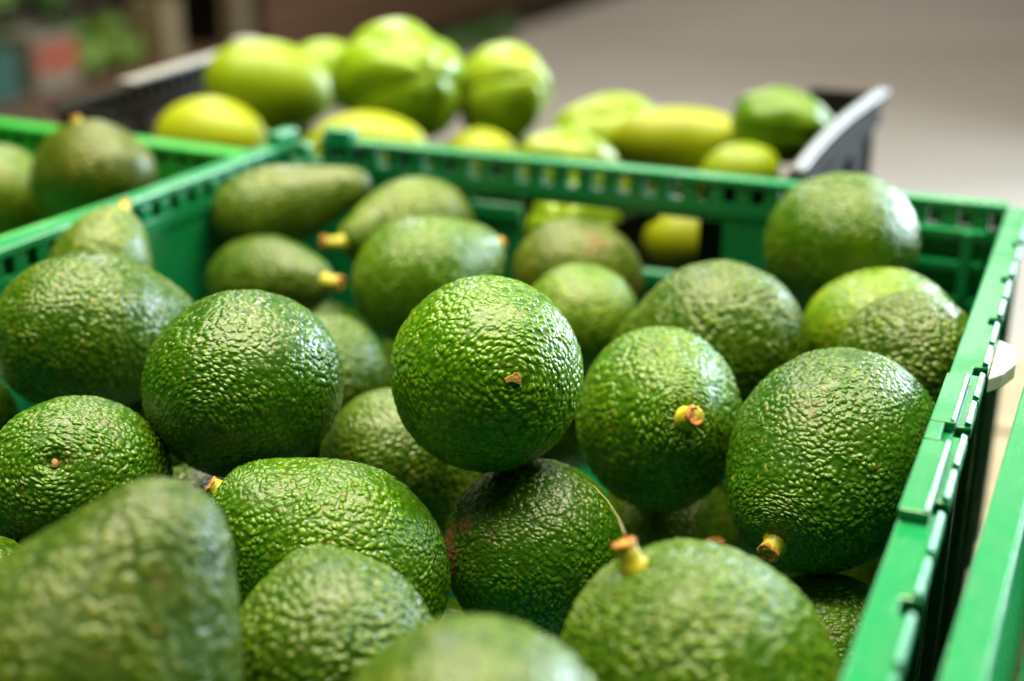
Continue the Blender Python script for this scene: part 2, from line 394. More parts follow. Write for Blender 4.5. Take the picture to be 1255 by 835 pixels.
# stepped ledges in the back right corner of the crate
for z0, z1, y0, col in ((-.0175, -.0125, -.007, g), (-.0335, -.0285, -.009, g), (-.0520, -.0470, -.011, g), (-.072, -.067, -.011, g)):
    box_part('corner_ledge', col, main, (.352, .392, y0, -.0005, z0, z1), .0008)
box_part('corner_latch', g, main, (.3815, .3865, -.0125, -.0095, -.046, -.012), .001)
# raised plate on the right rim
F = frame_of(.4, 0, -PI / 2)
for (x0, x1, y1) in ((.2440, .2862, .0076), (.3010, .3500, .0082)):
    bm = bmesh.new(); add_box(bm, x0, x1, .0000, y1, .0003, .0036, .0007, F); add_strip(bm, x0 + .0008, x1 - .0008, [(y1 - .0016, .0037), (y1 - .0014, .0044), (y1 - .0012, .0045), (y1 - .0003, .0041), (y1 - .0003, .0037)], F); obj('rim_plate', bm, g, main)
bm = bmesh.new(); add_box(bm, .2866, .3006, .0000, .0046, .0003, .0036, .0006, F); obj('rim_plate', bm, g, main)
# added white block outside the right rim, a bright highlight put into its colour
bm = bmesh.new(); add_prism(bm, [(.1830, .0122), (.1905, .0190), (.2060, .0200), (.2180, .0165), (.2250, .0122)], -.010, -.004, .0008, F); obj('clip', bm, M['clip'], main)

lc = thing('produce_crate', 'bright green plastic crate with two avocados, left of and behind the big crate', 'crate', row(-.0215, -.034, -.0065), ANG + math.radians(-4.0), 'green plastic crates')
def flip_frame(): pass
crate_kw = dict(windows=[], blocked=range(0, 60))
lroot = lc
# origin of this crate is its back RIGHT corner: shift so that the shell runs to the left
def shifted_shell(root, mat, LX, LY, depth, sx, **kw):
    n0 = set(o.name for o in bpy.data.objects)
    crate_shell(root, mat, LX, LY, depth, **kw)
    for o in list(root.children):
        o.location.x += sx
shifted_shell(lc, M['lime_green'], .4, .6, D0 - .0065, -.4, back=dict(crate_kw, flange=.016), left=crate_kw, right=dict(crate_kw, flange=.004), front=crate_kw)

rc = thing('produce_crate', 'green plastic crate cut off by the right edge, reddish fruit inside', 'crate', row(.4402, .03, -.0005), ANG - math.radians(1.4), 'green plastic crates')
crate_shell(rc, g, .4, .6, D0, back=dict(windows=[(.14, .26, -.0566, -.0243)]), left=dict(windows=[], blocked=range(0, 40), flange=.0095), right=dict(windows=[], blocked=range(0, 40)), front=dict(windows=[], blocked=range(0, 40)))

# ---- black crate behind
bk = thing('produce_crate', 'black plastic crate of yellow green chayotes behind the green crates', 'crate', row(-.2, .289, 0), ANG)
kb = M['black']
crate_wall(bk, kb, .272, frame_of(.486, 0, -PI / 2), D0, windows=[], flange=.011, blocked=range(0, 40))
crate_wall(bk, kb, .272, frame_of(0, -.272, PI / 2 + .10), D0, windows=[(.018, .085, -.075, -.0243), (.105, .25, -.075, -.0243)], flange=.010, blocked=range(0, 40))
box_part('back_side', kb, bk, (.0, .4855, .001, .0045, -D0, -.070), .001)
box_part('front_side', kb, bk, (.0, .4855, -.2760, -.2722, -D0, -.118), .001)
for x0, x1, y0, y1 in ((.441, .4855, .001, .0045), (-.028, .022, .001, .0045), (.441, .4855, -.2760, -.2722), (.0, .042, -.2760, -.2722)):
    box_part('corner_ear', kb, bk, (x0, x1, y0, y1, -.0698 if y0 > 0 else -.1178, -.001), .001)
bm = bmesh.new(); add_box(bm, -.095, .095, -.0016, .0016, -.0045, .0045, .0008, Matrix.Translation((.335, -.2735, -.076)) @ Matrix.Rotation(-.55, 4, 'Y')); obj('brace', bm, kb, bk)
box_part('crate_floor', kb, bk, (.0005, .4855, -.2715, .0005, -D0, -D0 + .004))
# grey cap over the left rim
F = frame_of(0, -.272, PI / 2 + .10)
bm = bmesh.new(); add_box(bm, .085, .272, -.001, .0125, .0004, .0032, .001, F); obj('rim_cap', bm, M['greycap'], bk)
bm = bmesh.new(); add_box(bm, .252, .276, -.002, .0135, .0034, .0085, .002, F); obj('rim_cap', bm, M['greycap'], bk)

# bowed strip on the black crate's right rim; window reflection put into its pale colour
def rim_reflection():
    bm = bmesh.new(); n = 22
    for side, (o0, o1, h) in enumerate(((.0005, .0040, .0026), (.0043, .0078, .0018))):
        rows = []
        for i in range(n + 1):
            t = i / n; y = -.268 + .262 * t
            bow = .0042 * math.sin(math.pi * t) - .001 - .004 * t * t
            c = [bm.verts.new((.486 + o0 - bow, y, .0012)), bm.verts.new((.486 + o0 - bow, y, .0012 + h)), bm.verts.new((.486 + (o0 + o1) / 2 - bow, y, .0022 + h)), bm.verts.new((.486 + o1 - bow, y, .0012 + h)), bm.verts.new((.486 + o1 - bow, y, .0012))]
            rows.append(c)
        for a, b in zip(rows, rows[1:]):
            for k in range(5): bm.faces.new((a[k], b[k], b[(k + 1) % 5], a[(k + 1) % 5]))
        bm.faces.new(rows[0]); bm.faces.new(rows[-1][::-1])
    return bm
obj('rim_reflection', rim_reflection(), M['strip'], bk, True)

# ------------------------------------------------------------------ avocados
REF = Vector((0, 0.354, 0.935))
def basis(axis):
    z = Vector(axis).normalized(); r = REF
    if abs(z.dot(r)) > .97: r = Vector((0, .935, -.354))
    y = (r - z * r.dot(z)).normalized(); x = y.cross(z)
    return Matrix((x, y, z)).transposed()
def profile(w, Lf, Lb, neck):
    u = np.where(w >= 0, w / Lf, -w / Lb); e = np.sqrt(np.clip(1 - np.where(w >= 0, np.abs(u) ** 2.5, u * u), 0, 1)); s = np.clip((u - .05) / .8, 0, 1); s = s * s * (3 - 2 * s)
    return np.where(w >= 0, e * (1 - neck * s), e)
def noise3(p, seed, k=6, f=1.0):
    r = np.random.default_rng(seed); out = np.zeros(len(p))
    for i in range(k):
        d = r.normal(size=3); d /= np.linalg.norm(d); fr = f * r.uniform(.6, 1.6)
        out += np.sin(p @ d * fr + r.uniform(0, 6.28))
    return out / k
def facing(right, up, front):                        # a direction seen from the shopper's side
    return (Vector((right, 0, 0)) + REF * up + Vector((0, -.935, .354)) * front).normalized()
def fruit_mesh(name, R, Lf, Lb, neck, sx, sy, nu, nv, seed, dimple=0.0, ridges=0, ridge=0.0, lump=.03, patches=(), rot=None, stemdip=.05, wrinkle=0.0):
    th = np.linspace(0, np.pi, nv + 1); ph = np.arange(nu) * 2 * np.pi / nu
    w = np.where(th < np.pi / 2, -Lb * np.cos(th), -Lf * np.cos(th))
    rr = profile(w, Lf, Lb, neck); rr[0] = rr[-1] = 0
    W_, P_ = np.meshgrid(w[1:-1], ph, indexing='ij'); Rr = np.repeat(rr[1:-1][:, None], nu, 1)
    x = Rr * np.cos(P_); y = Rr * np.sin(P_)
    p = np.stack([x, y, W_], -1).reshape(-1, 3)
    p = np.vstack([p, [[0, 0, -Lb]], [[0, 0, Lf]]])
    rho = np.hypot(p[:, 0], p[:, 1]); phi = np.arctan2(p[:, 1], p[:, 0]); wz = p[:, 2].copy()
    f = 1 + lump * noise3(p, seed, 7, 2.0) + lump * .5 * noise3(p, seed + 1, 7, 4.5)
    if ridges:
        fall = np.clip(rho, 0, 1) ** .7
        rg = np.abs(np.cos(phi * ridges / 2 + .3 * np.sin(2 * wz) + seed)) ** .9
        f *= 1 + ridge * (rg - .8) * fall
    if wrinkle: f *= 1 + wrinkle * np.clip(noise3(p, seed + 9, 9, 7.0) - .05, -.5, 1)
    q = p * f[:, None]
    if dimple:
        m = (wz < 0); q[:, 2] += np.where(m, dimple * np.exp(-(rho / .13) ** 2), 0)
    if stemdip:
        m = (wz > 0); q[:, 2] -= np.where(m, stemdip * np.exp(-(rho / .17) ** 2), 0)
    q[:, 0] *= sx; q[:, 1] *= sy
    q *= R
    # skin coordinates in metres: round the axis, stretched into rays near the two ends
    rs = np.where(p[:, 2] > 0, np.maximum(rho, .36), np.maximum(rho, .05)) * R
    ds = np.cumsum(np.r_[0, np.hypot(np.diff(w), np.diff(rr))]) * R
    arc = np.r_[np.repeat(ds[1:-1], nu), ds[0], ds[-1]]
    mix = np.where(p[:, 2] > 0, np.clip((rho - .2) / .45, 0, 1), 1)
    skin = np.stack([rs * np.cos(phi), rs * np.sin(phi), arc * (.55 + .45 * mix)], -1) + (seed % 23) * .031
    scab = np.zeros(len(p))
    un = q / np.linalg.norm(q, axis=1)[:, None]
    for (dx, dy, dz, wid, amt) in patches:
        d = np.array(rot.transposed() @ facing(dx, dy, dz)); ang = np.arccos(np.clip(un @ d, -1, 1))
        scab = np.maximum(scab, amt * np.exp(-(ang / wid) ** 2))
    rows = nv - 1; faces = []
    idx = np.arange(rows * nu).reshape(rows, nu); nxt = np.roll(idx, -1, 1)
    quads = np.stack([idx[:-1], nxt[:-1], nxt[1:], idx[1:]], -1).reshape(-1, 4)
    b0, t0 = rows * nu, rows * nu + 1
    faces = quads.tolist() + [[b0, nxt[0, i], idx[0, i]] for i in range(nu)] + [[t0, idx[-1, i], nxt[-1, i]] for i in range(nu)]
    me = bpy.data.meshes.new(name); me.from_pydata(q.tolist(), [], faces)
    me.polygons.foreach_set('use_smooth', np.ones(len(faces), bool))
    a = me.attributes.new('skin', 'FLOAT_VECTOR', 'POINT'); a.data.foreach_set('vector', skin.astype(np.float32).ravel())
    a = me.attributes.new('scab', 'FLOAT', 'POINT'); a.data.foreach_set('value', scab.astype(np.float32))
    me.update()
    return me

def lathe(pts, n=18, jit=0.0, seed=0, tilt=(0, 0), cap=True):
    r_ = random.Random(seed); bm = bmesh.new(); rows = []
    zmax = pts[-1][1]
    for (r, z) in pts:
        rows.append([bm.verts.new((r * (1 + jit * r_.uniform(-1, 1)) * math.cos(2 * PI * i / n) + tilt[0] * z * z / max(zmax, 1e-6), r * (1 + jit * r_.uniform(-1, 1)) * math.sin(2 * PI * i / n) + tilt[1] * z * z / max(zmax, 1e-6), z + jit * r * r_.uniform(-.4, .4))) for i in range(n)])
    for a, b in zip(rows, rows[1:]):
        for i in range(n): bm.faces.new((a[i], a[(i + 1) % n], b[(i + 1) % n], b[i]))
    if cap: bm.faces.new(rows[-1]); bm.faces.new(rows[0][::-1])
    return bm
def add_stem(root, z, h, r, seed, tilt):
    bm = lathe([(r * 1.25, -.003), (r * 1.2, 0), (r * .98, h * .16), (r * .93, h * .45), (r * .92, h * .75), (r * .95, h * .93), (r * .9, h)], 20, .07, seed, tilt)
    st = obj('stem', bm, M['stem'], root, True); st.location = (0, 0, z)
    k = (tilt[0] * h, tilt[1] * h)
    bm = lathe([(r * .93, -h * .10), (r * 1.0, -.0002), (r * .90, .0007), (r * .7, .0008), (r * .48, -.0001), (r * .2, .0002)], 20, .16, seed + 5)
    ct = obj('cut_face', bm, M['cut'], st, True); ct.location = (k[0], k[1], h); ct.rotation_euler = (-tilt[1] * 1.2, tilt[0] * 1.2, 0)

FIT = {
 'hero': dict(loc=(-0.0088, 0.4417, 0.9443), axis=(-0.254, 0.911, -0.323), r=0.0339, Lf=1.4, Lb=1.1, neck=0.35, sx=1, sy=1.02),
 'radial': dict(loc=(0.0575, 0.4838, 0.908), axis=(0.143, -0.902, 0.407), r=0.0331, Lf=1.25, Lb=1.3, neck=0.25, sx=0.96, sy=1.08),
 'big': dict(loc=(0.1167, 0.4413, 0.9131), axis=(-0.564, -0.764, -0.313), r=0.037, Lf=1.38, Lb=1.1, neck=0.14, sx=1, sy=1),
 'frontstem': dict(loc=(0.0499, 0.3048, 0.9086), axis=(-0.454, 0.119, 0.883), r=0.037, Lf=1.12, Lb=1.2, neck=0.1, sx=1, sy=1),
 'scar': dict(loc=(0.0081, 0.4301, 0.8811), axis=(0.406, 0.914, -0.021), r=0.0321, Lf=1.4, Lb=1.1, neck=0.3, sx=1, sy=1),
 'bottom': dict(loc=(-0.0087, 0.251, 0.9275), axis=(0.205, 0.874, -0.44), r=0.033, Lf=1.4, Lb=1.1, neck=0.3, sx=1, sy=1),
 'bleft': dict(loc=(-0.0505, 0.3283, 0.9036), axis=(-0.303, 0.935, 0.186), r=0.0295, Lf=1.4, Lb=1.1, neck=0.3, sx=1, sy=1),
 'midleft': dict(loc=(-0.0588, 0.4005, 0.8916), axis=(-0.823, 0.057, 0.565), r=0.0344, Lf=1.42, Lb=1.15, neck=0.25, sx=1, sy=1),
 'bigleft': dict(loc=(-0.1062, 0.285, 0.9238), axis=(0.459, 0.266, 0.848), r=0.037, Lf=1.55, Lb=1.2, neck=0.31, sx=1, sy=1),
 'ledge': dict(loc=(-0.2246, 0.496, 0.8377), axis=(-0.688, 0.725, -0.029), r=0.0225, Lf=1.4, Lb=1.1, neck=0.3, sx=1, sy=1),
 'dimple': dict(loc=(-0.1503, 0.4218, 0.9121), axis=(-0.041, 0.783, -0.621), r=0.0311, Lf=1.4, Lb=1.0, neck=0.3, sx=1.03, sy=0.95),
 'round': dict(loc=(-0.0967, 0.4527, 0.936), axis=(0.206, 0.978, -0.039), r=0.0351, Lf=1.5, Lb=1.1, neck=0.3, sx=1, sy=0.95),
 'upleft': dict(loc=(-0.1725, 0.5186, 0.931), axis=(0.56, 0.816, -0.146), r=0.035, Lf=1.5, Lb=1.15, neck=0.3, sx=1, sy=0.95),
 'littlestem': dict(loc=(-0.1892, 0.5952, 0.9346), axis=(0.272, 0.581, 0.767), r=0.0233, Lf=1.3, Lb=1.2, neck=0.22, sx=1, sy=1),
 'long': dict(loc=(-0.1376, 0.7145, 0.9274), axis=(0.938, 0.252, 0.239), r=0.0236, Lf=2.7, Lb=1.05, neck=0.3, sx=1, sy=1),
 'longstem': dict(loc=(-0.1304, 0.6738, 0.902), axis=(0.792, -0.581, 0.187), r=0.0239, Lf=2.0, Lb=1.5, neck=0.2, sx=1, sy=1),
 'leftstem': dict(loc=(-0.0539, 0.7221, 0.9169), axis=(-0.788, -0.615, 0.008), r=0.028, Lf=1.7, Lb=1.25, neck=0.3, sx=1, sy=1),
 'bluestem': dict(loc=(-0.0446, 0.6312, 0.916), axis=(0.833, 0.488, 0.26), r=0.032, Lf=1.45, Lb=1.05, neck=0.25, sx=1, sy=1),
 'brownpatch': dict(loc=(0.034, 0.6842, 0.9022), axis=(0.704, 0.622, -0.343), r=0.032, Lf=1.4, Lb=1.1, neck=0.2, sx=1, sy=0.93),
 'smooth': dict(loc=(0.0332, 0.6142, 0.9022), axis=(0.309, 0.941, -0.136), r=0.0279, Lf=1.4, Lb=1.1, neck=0.3, sx=1, sy=0.97),
 'greygreen': dict(loc=(0.0891, 0.5517, 0.9134), axis=(-0.777, 0.544, -0.317), r=0.0359, Lf=1.5, Lb=1.1, neck=0.35, sx=1, sy=1),
 'rimtop': dict(loc=(0.1594, 0.6311, 0.9348), axis=(0.314, 0.919, -0.236), r=0.0376, Lf=1.25, Lb=1.1, neck=0.25, sx=1, sy=0.95),
 'yellowgreen': dict(loc=(0.1629, 0.5626, 0.9147), axis=(0.527, 0.826, -0.2), r=0.0325, Lf=1.2, Lb=1.1, neck=0.25, sx=1.05, sy=0.87),
 'wallside': dict(loc=(0.1606, 0.5094, 0.9218), axis=(0.208, 0.975, 0.076), r=0.0287, Lf=1.3, Lb=1.05, neck=0.3, sx=1, sy=1),
 'behindround': dict(loc=(-0.0846, 0.5713, 0.89), axis=(0.108, 0.984, -0.142), r=0.029, Lf=1.4, Lb=1.1, neck=0.3, sx=1, sy=1),
 'gap': dict(loc=(-0.0452, 0.4993, 0.8799), axis=(0.377, 0.514, -0.77), r=0.032, Lf=1.4, Lb=1.1, neck=0.3, sx=1, sy=1),
 'darkstem': dict(loc=(0.0836, 0.4635, 0.8204), axis=(-0.108, 0.142, 0.984), r=0.0319, Lf=1.15, Lb=1.1, neck=0.3, sx=1, sy=1),
 'lowright': dict(loc=(0.1095, 0.4092, 0.849), axis=(0.104, 0.962, -0.253), r=0.0301, Lf=1.2, Lb=1.1, neck=0.3, sx=1, sy=1),
 'leftbit': dict(loc=(-0.2247, 0.5045, 0.8973), axis=(-0.314, 0.919, -0.236), r=0.0226, Lf=1.4, Lb=1.1, neck=0.3, sx=1, sy=1),
 'lcrate': dict(loc=(-0.2426, 0.7655, 0.9357), axis=(-0.203, 0.097, 0.974), r=0.033, Lf=1.0, Lb=1.0, neck=0.15, sx=1.25, sy=0.95),
 'lcrate2': dict(loc=(-0.3147, 0.808, 0.9141), axis=(-0.314, 0.919, -0.236), r=0.03, Lf=1.4, Lb=1.1, neck=0.3, sx=1, sy=1),
 'b_lime': dict(loc=(-0.1845, 1.0245, 0.9413), axis=(0.947, 0.25, -0.203), r=0.0357, Lf=1.4, Lb=1.35, neck=0.1, sx=1, sy=0.95),
 'b_yellow': dict(loc=(-0.2174, 0.9696, 0.9122), axis=(0.97, -0.24, -0.024), r=0.0308, Lf=1.35, Lb=1.4, neck=0.1, sx=1, sy=1),
 'b_big': dict(loc=(-0.0819, 0.9843, 0.9509), axis=(0.467, -0.844, 0.264), r=0.0461, Lf=1.2, Lb=1.1, neck=0.2, sx=1.08, sy=0.95),
 'b_back': dict(loc=(-0.0083, 1.0187, 0.9375), axis=(0.527, -0.751, 0.397), r=0.0356, Lf=1.25, Lb=1.1, neck=0.15, sx=1, sy=1.05),
 'b_hid': dict(loc=(-0.1495, 1.0865, 0.9394), axis=(0.97, 0.24, 0.024), r=0.0274, Lf=1.3, Lb=1.2, neck=0.1, sx=1, sy=1),
 'b_mid': dict(loc=(-0.1025, 0.9175, 0.9144), axis=(0.977, -0.174, 0.121), r=0.0286, Lf=1.6, Lb=1.5, neck=0.15, sx=1, sy=1),
 'b_small': dict(loc=(-0.0231, 0.9551, 0.9011), axis=(0.993, 0.116, 0.012), r=0.0223, Lf=1.3, Lb=1.3, neck=0.1, sx=1, sy=1),
 'b_ridge': dict(loc=(0.0746, 0.9822, 0.9094), axis=(-0.921, -0.281, 0.27), r=0.0347, Lf=1.35, Lb=1.2, neck=0.2, sx=1, sy=1),
 'b_pale': dict(loc=(0.0372, 0.8564, 0.9145), axis=(-0.83, -0.411, 0.378), r=0.0295, Lf=1.3, Lb=1.2, neck=0.15, sx=1, sy=1),
 'b_long': dict(loc=(0.1213, 0.9265, 0.9204), axis=(0.985, -0.171, -0.022), r=0.0237, Lf=2.6, Lb=2.3, neck=0.3, sx=1, sy=1),
 'b_dark': dict(loc=(0.1771, 0.8871, 0.94), axis=(0.917, -0.376, -0.13), r=0.027, Lf=1.35, Lb=1.2, neck=0.1, sx=1, sy=0.92),
 'b_low': dict(loc=(0.1397, 0.8947, 0.8927), axis=(0.973, -0.155, 0.168), r=0.0183, Lf=1.4, Lb=1.3, neck=0.1, sx=1, sy=1),
 'b_f1': dict(loc=(-0.0507, 0.9963, 0.8752), axis=(0.928, -0.216, 0.302), r=0.0276, Lf=1.3, Lb=1.2, neck=0.1, sx=1, sy=1),
 'b_f2': dict(loc=(0.0079, 1.0226, 0.8751), axis=(0.518, -0.702, 0.488), r=0.0252, Lf=1.3, Lb=1.2, neck=0.1, sx=1, sy=1),
 'b_f3': dict(loc=(0.1466, 0.8579, 0.9136), axis=(0.928, -0.216, 0.302), r=0.0211, Lf=1.3, Lb=1.2, neck=0.1, sx=1, sy=1),
 'b_f4': dict(loc=(-0.18, 1.0372, 0.8761), axis=(0.928, -0.216, 0.302), r=0.028, Lf=1.3, Lb=1.2, neck=0.1, sx=1, sy=1),
 'b_f5': dict(loc=(0.0945, 0.9397, 0.8786), axis=(0.928, -0.216, 0.302), r=0.0209, Lf=1.5, Lb=1.4, neck=0.1, sx=1, sy=1),
 'b_win': dict(loc=(0.0387, 0.7996, 0.8926), axis=(-0.314, -0.845, 0.432), r=0.03, Lf=1.2, Lb=1.1, neck=0.15, sx=1, sy=1),
 'b_win2': dict(loc=(0.1161, 0.8647, 0.8693), axis=(0.954, -0.123, 0.273), r=0.0227, Lf=1.3, Lb=1.3, neck=0.1, sx=1, sy=1),
}
G = 'avocados heaped in the green crate'
# name: label, tone, skin, (nu, nv), stem (height, radius, tilt) or None, extra
DG = (0.044, 0.135, 0.003); MG = (0.070, 0.185, 0.004); YG = (0.165, 0.300, 0.008); GG = (0.095, 0.180, 0.020); DK = (0.026, 0.085, 0.006)
AV = {
 'hero': ('glossy round avocado at the centre, topmost of the heap, small brown scar facing out', (0.085, 0.225, 0.003), 'avo_fine', (200, 150), None, dict(blossom=1, lump=.018)),
 'radial': ('avocado seen end on with a cut stem in the middle of its radiating skin', (0.088, 0.215, 0.005), 'avo_rough', (200, 150), (.0062, .0042, (.25, .15)), dict(lump=.018)),
 'big': ('large pear shaped avocado leaning on the right crate wall, cut stem pointing at the viewer', DG, 'avo_pimple', (200, 150), (.0055, .0043, (.0, .1)), dict(lump=.015)),
 'frontstem': ('blurred front avocado with an upright yellow stem capped in orange near the right wall', (0.074, 0.168, 0.005), 'avo_rough', (180, 130), (.0072, .0036, (-.1, .1)), dict(lump=.02)),
 'scar': ('dark avocado under the central one, with a reddish brown scar on its left side', DG, 'avo_pimple', (180, 130), None, dict(patches=[(-.93, .05, .36, .42, .80), (-.70, .35, .6, .22, .66)])),
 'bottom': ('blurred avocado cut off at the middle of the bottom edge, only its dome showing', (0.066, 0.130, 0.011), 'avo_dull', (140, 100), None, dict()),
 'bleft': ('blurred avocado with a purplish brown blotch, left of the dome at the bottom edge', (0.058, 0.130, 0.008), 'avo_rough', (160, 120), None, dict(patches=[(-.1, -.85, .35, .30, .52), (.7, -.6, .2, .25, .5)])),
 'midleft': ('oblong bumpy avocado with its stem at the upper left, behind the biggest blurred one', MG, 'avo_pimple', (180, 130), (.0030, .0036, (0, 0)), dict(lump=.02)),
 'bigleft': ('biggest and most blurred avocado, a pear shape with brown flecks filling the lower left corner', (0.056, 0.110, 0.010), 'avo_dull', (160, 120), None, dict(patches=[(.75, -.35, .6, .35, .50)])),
 'ledge': ('avocado cut off by the left edge, just above the biggest blurred one', MG, 'avo_fine', (100, 70), None, dict(patches=[(.9, -.4, .1, .4, .52)])),
 'dimple': ('avocado with a small dimple facing out, in front of the dull dark one at left', (0.058, 0.165, 0.008), 'avo_pimple', (180, 130), None, dict(dimple=.10, lump=.02)),
 'round': ('round dark green avocado with blue sheen on its right, left of the central one', DG, 'avo_fine', (190, 140), None, dict(lump=.02)),
 'upleft': ('dull dark avocado against the left crate wall, behind the one with a dimple', (0.060, 0.140, 0.008), 'avo_fine', (160, 120), None, dict(lump=.02)),
 'littlestem': ('small avocado with a tiny orange stem standing against the left crate wall', GG, 'avo_dull', (110, 80), (.0045, .0035, (.3, 0)), dict()),
 'long': ('longest avocado, dull green and lying in the back left corner of the crate', (0.090, 0.155, 0.014), 'avo_dull', (120, 100), None, dict(lump=.04)),
 'longstem': ('oblong dark avocado with a yellow and orange stem, lying below the longest one', (0.070, 0.135, 0.012), 'avo_dull', (130, 100), (.0095, .0042, (.15, -.1)), dict(lump=.04)),
 'leftstem': ('pale green avocado at the back with its orange tipped stem pointing left', (0.125, 0.200, 0.024), 'avo_dull', (120, 90), (.0120, .0040, (-.1, .2)), dict(lump=.04, patches=[(.5, .1, .8, .3, .5)])),
 'bluestem': ('avocado with a broad blue sheen and an orange stem on its right shoulder', (0.092, 0.200, 0.010), 'avo_fine', (140, 110), (.0030, .0044, (0, 0)), dict(lump=.03)),
 'brownpatch': ('avocado with a tan brown patch resting below the window of the back wall', (0.110, 0.155, 0.025), 'avo_dull', (120, 90), None, dict(patches=[(.3, .5, .8, .55, .56), (.85, -.2, .3, .4, .55)])),
 'smooth': ('smooth bright green avocado directly behind the central one, to its right', (0.125, 0.240, 0.014), 'avo_dull', (120, 90), None, dict()),
 'greygreen': ('dull olive avocado behind the end on one with the stem', (0.075, 0.155, 0.010), 'avo_rough', (160, 120), None, dict(lump=.02)),
 'rimtop': ('dark avocado rising above the back rim near the right corner', (0.070, 0.165, 0.003), 'avo_fine', (140, 100), None, dict(lump=.05, patches=[(.5, -.3, .7, .3, .54)])),
 'yellowgreen': ('yellowish green avocado below the one that rises above the rim', YG, 'avo_fine', (130, 100), None, dict()),
 'wallside': ('bumpy avocado touching the right crate wall behind the large pear shaped one', (0.075, 0.145, 0.010), 'avo_rough', (140, 110), None, dict(lump=.02)),
 'behindround': ('avocado half hidden between the round one with blue sheen and the central one', (0.070, 0.150, 0.012), 'avo_rough', (120, 90), None, dict()),
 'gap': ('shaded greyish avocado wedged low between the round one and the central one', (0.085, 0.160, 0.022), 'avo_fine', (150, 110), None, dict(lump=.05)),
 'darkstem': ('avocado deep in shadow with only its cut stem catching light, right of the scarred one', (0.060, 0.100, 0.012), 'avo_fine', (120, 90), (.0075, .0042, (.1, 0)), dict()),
 'lowright': ('dark avocado low in the corner beside the right wall, under the large pear shaped one', MG, 'avo_pimple', (150, 110), None, dict(lump=.02)),
 'leftbit': ('sliver of an avocado at the left edge, above the dimpled one', MG, 'avo_fine', (80, 60), None, dict()),
 'lcrate': ('olive avocado with a stem on top, standing in the bright green left crate', (0.085, 0.120, 0.012), 'avo_dull', (110, 80), (.0030, .0034, (0, 0)), dict(lump=.03)),
 'lcrate2': ('avocado cut off by the left edge, lying in the bright green left crate', (0.125, 0.200, 0.015), 'avo_dull', (100, 70), None, dict()),
}
for k, (key, (label, tone, mat, (nu, nv), stem, ex)) in enumerate(AV.items()):
    f = FIT[key]; ex = dict(ex); rot = basis(f['axis']); blossom = ex.pop('blossom', 0)
    me = fruit_mesh('avocado', f['r'], f['Lf'], f['Lb'], f['neck'], f['sx'], f['sy'], nu, nv, k + 3, rot=rot, **ex)
    o = link('avocado', me, M[mat]); o.matrix_world = Matrix.Translation(f['loc']) @ rot.to_4x4()
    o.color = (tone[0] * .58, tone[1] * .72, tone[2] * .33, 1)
    tag(o, label, 'avocado', G if not key.startswith('lcrate') else 'avocados in the left crate')
    if stem: add_stem(o, (f['Lf'] - .045) * f['r'], stem[0] * .9, stem[1] * .92, k, stem[2])
    if blossom:
        bm = bmesh.new(); r_ = random.Random(3); pts = []
        for i in range(11):
            a = 2 * PI * i / 11; r = .0020 * (1 + .28 * math.cos(3 * a + .6) + .2 * math.cos(2 * a)) * r_.uniform(.85, 1.15); pts.append((r * 1.25 * math.cos(a), r * math.sin(a)))
        add_prism(bm, pts, -.0008, .0003, .0002)
        s = obj('blossom_scar', bm, M['scar'], o); s.location = (0, 0, -f['Lb'] * f['r'])
    if ex.get('dimple'):
        bm = lathe([(.0012, 0), (.0013, .0006), (.0006, .0010)], 10, .2, 2); s = obj('blossom_scar', bm, M['scar'], o); s.location = (0, 0, (-f['Lb'] + .085) * f['r'] ); s.rotation_euler = (PI, 0, 0)

# avocados buried in the heap, showing only through the gaps
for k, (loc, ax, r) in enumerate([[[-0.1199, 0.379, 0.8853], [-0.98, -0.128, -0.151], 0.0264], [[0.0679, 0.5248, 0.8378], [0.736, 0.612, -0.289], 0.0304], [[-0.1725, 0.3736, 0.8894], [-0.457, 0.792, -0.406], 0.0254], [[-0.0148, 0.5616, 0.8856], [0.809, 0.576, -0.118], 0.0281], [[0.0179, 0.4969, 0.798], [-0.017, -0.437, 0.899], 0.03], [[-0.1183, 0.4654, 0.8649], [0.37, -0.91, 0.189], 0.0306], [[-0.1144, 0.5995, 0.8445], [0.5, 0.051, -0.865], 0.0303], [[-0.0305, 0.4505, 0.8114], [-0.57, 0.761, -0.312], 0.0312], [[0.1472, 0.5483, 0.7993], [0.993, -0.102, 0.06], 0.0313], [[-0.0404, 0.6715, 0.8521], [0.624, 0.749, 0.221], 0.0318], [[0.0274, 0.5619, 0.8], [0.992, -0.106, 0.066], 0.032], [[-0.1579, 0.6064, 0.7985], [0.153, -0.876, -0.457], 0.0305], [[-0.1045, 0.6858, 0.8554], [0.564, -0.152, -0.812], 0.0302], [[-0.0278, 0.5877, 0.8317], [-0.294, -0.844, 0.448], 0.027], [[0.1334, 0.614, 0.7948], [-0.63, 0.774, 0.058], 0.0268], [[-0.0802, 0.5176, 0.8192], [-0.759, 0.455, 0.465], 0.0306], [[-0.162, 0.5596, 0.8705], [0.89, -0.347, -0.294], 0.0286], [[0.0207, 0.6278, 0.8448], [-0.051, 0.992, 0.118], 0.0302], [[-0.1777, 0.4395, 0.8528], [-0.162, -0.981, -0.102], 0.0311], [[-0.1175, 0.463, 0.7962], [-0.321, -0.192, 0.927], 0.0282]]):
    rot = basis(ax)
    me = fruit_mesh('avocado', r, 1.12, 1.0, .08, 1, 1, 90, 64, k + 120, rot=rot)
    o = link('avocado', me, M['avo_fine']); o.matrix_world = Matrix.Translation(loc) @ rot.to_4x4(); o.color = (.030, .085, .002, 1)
    tag(o, 'avocado buried in the dark under the heap, only glimpsed between the others', 'avocado', G)

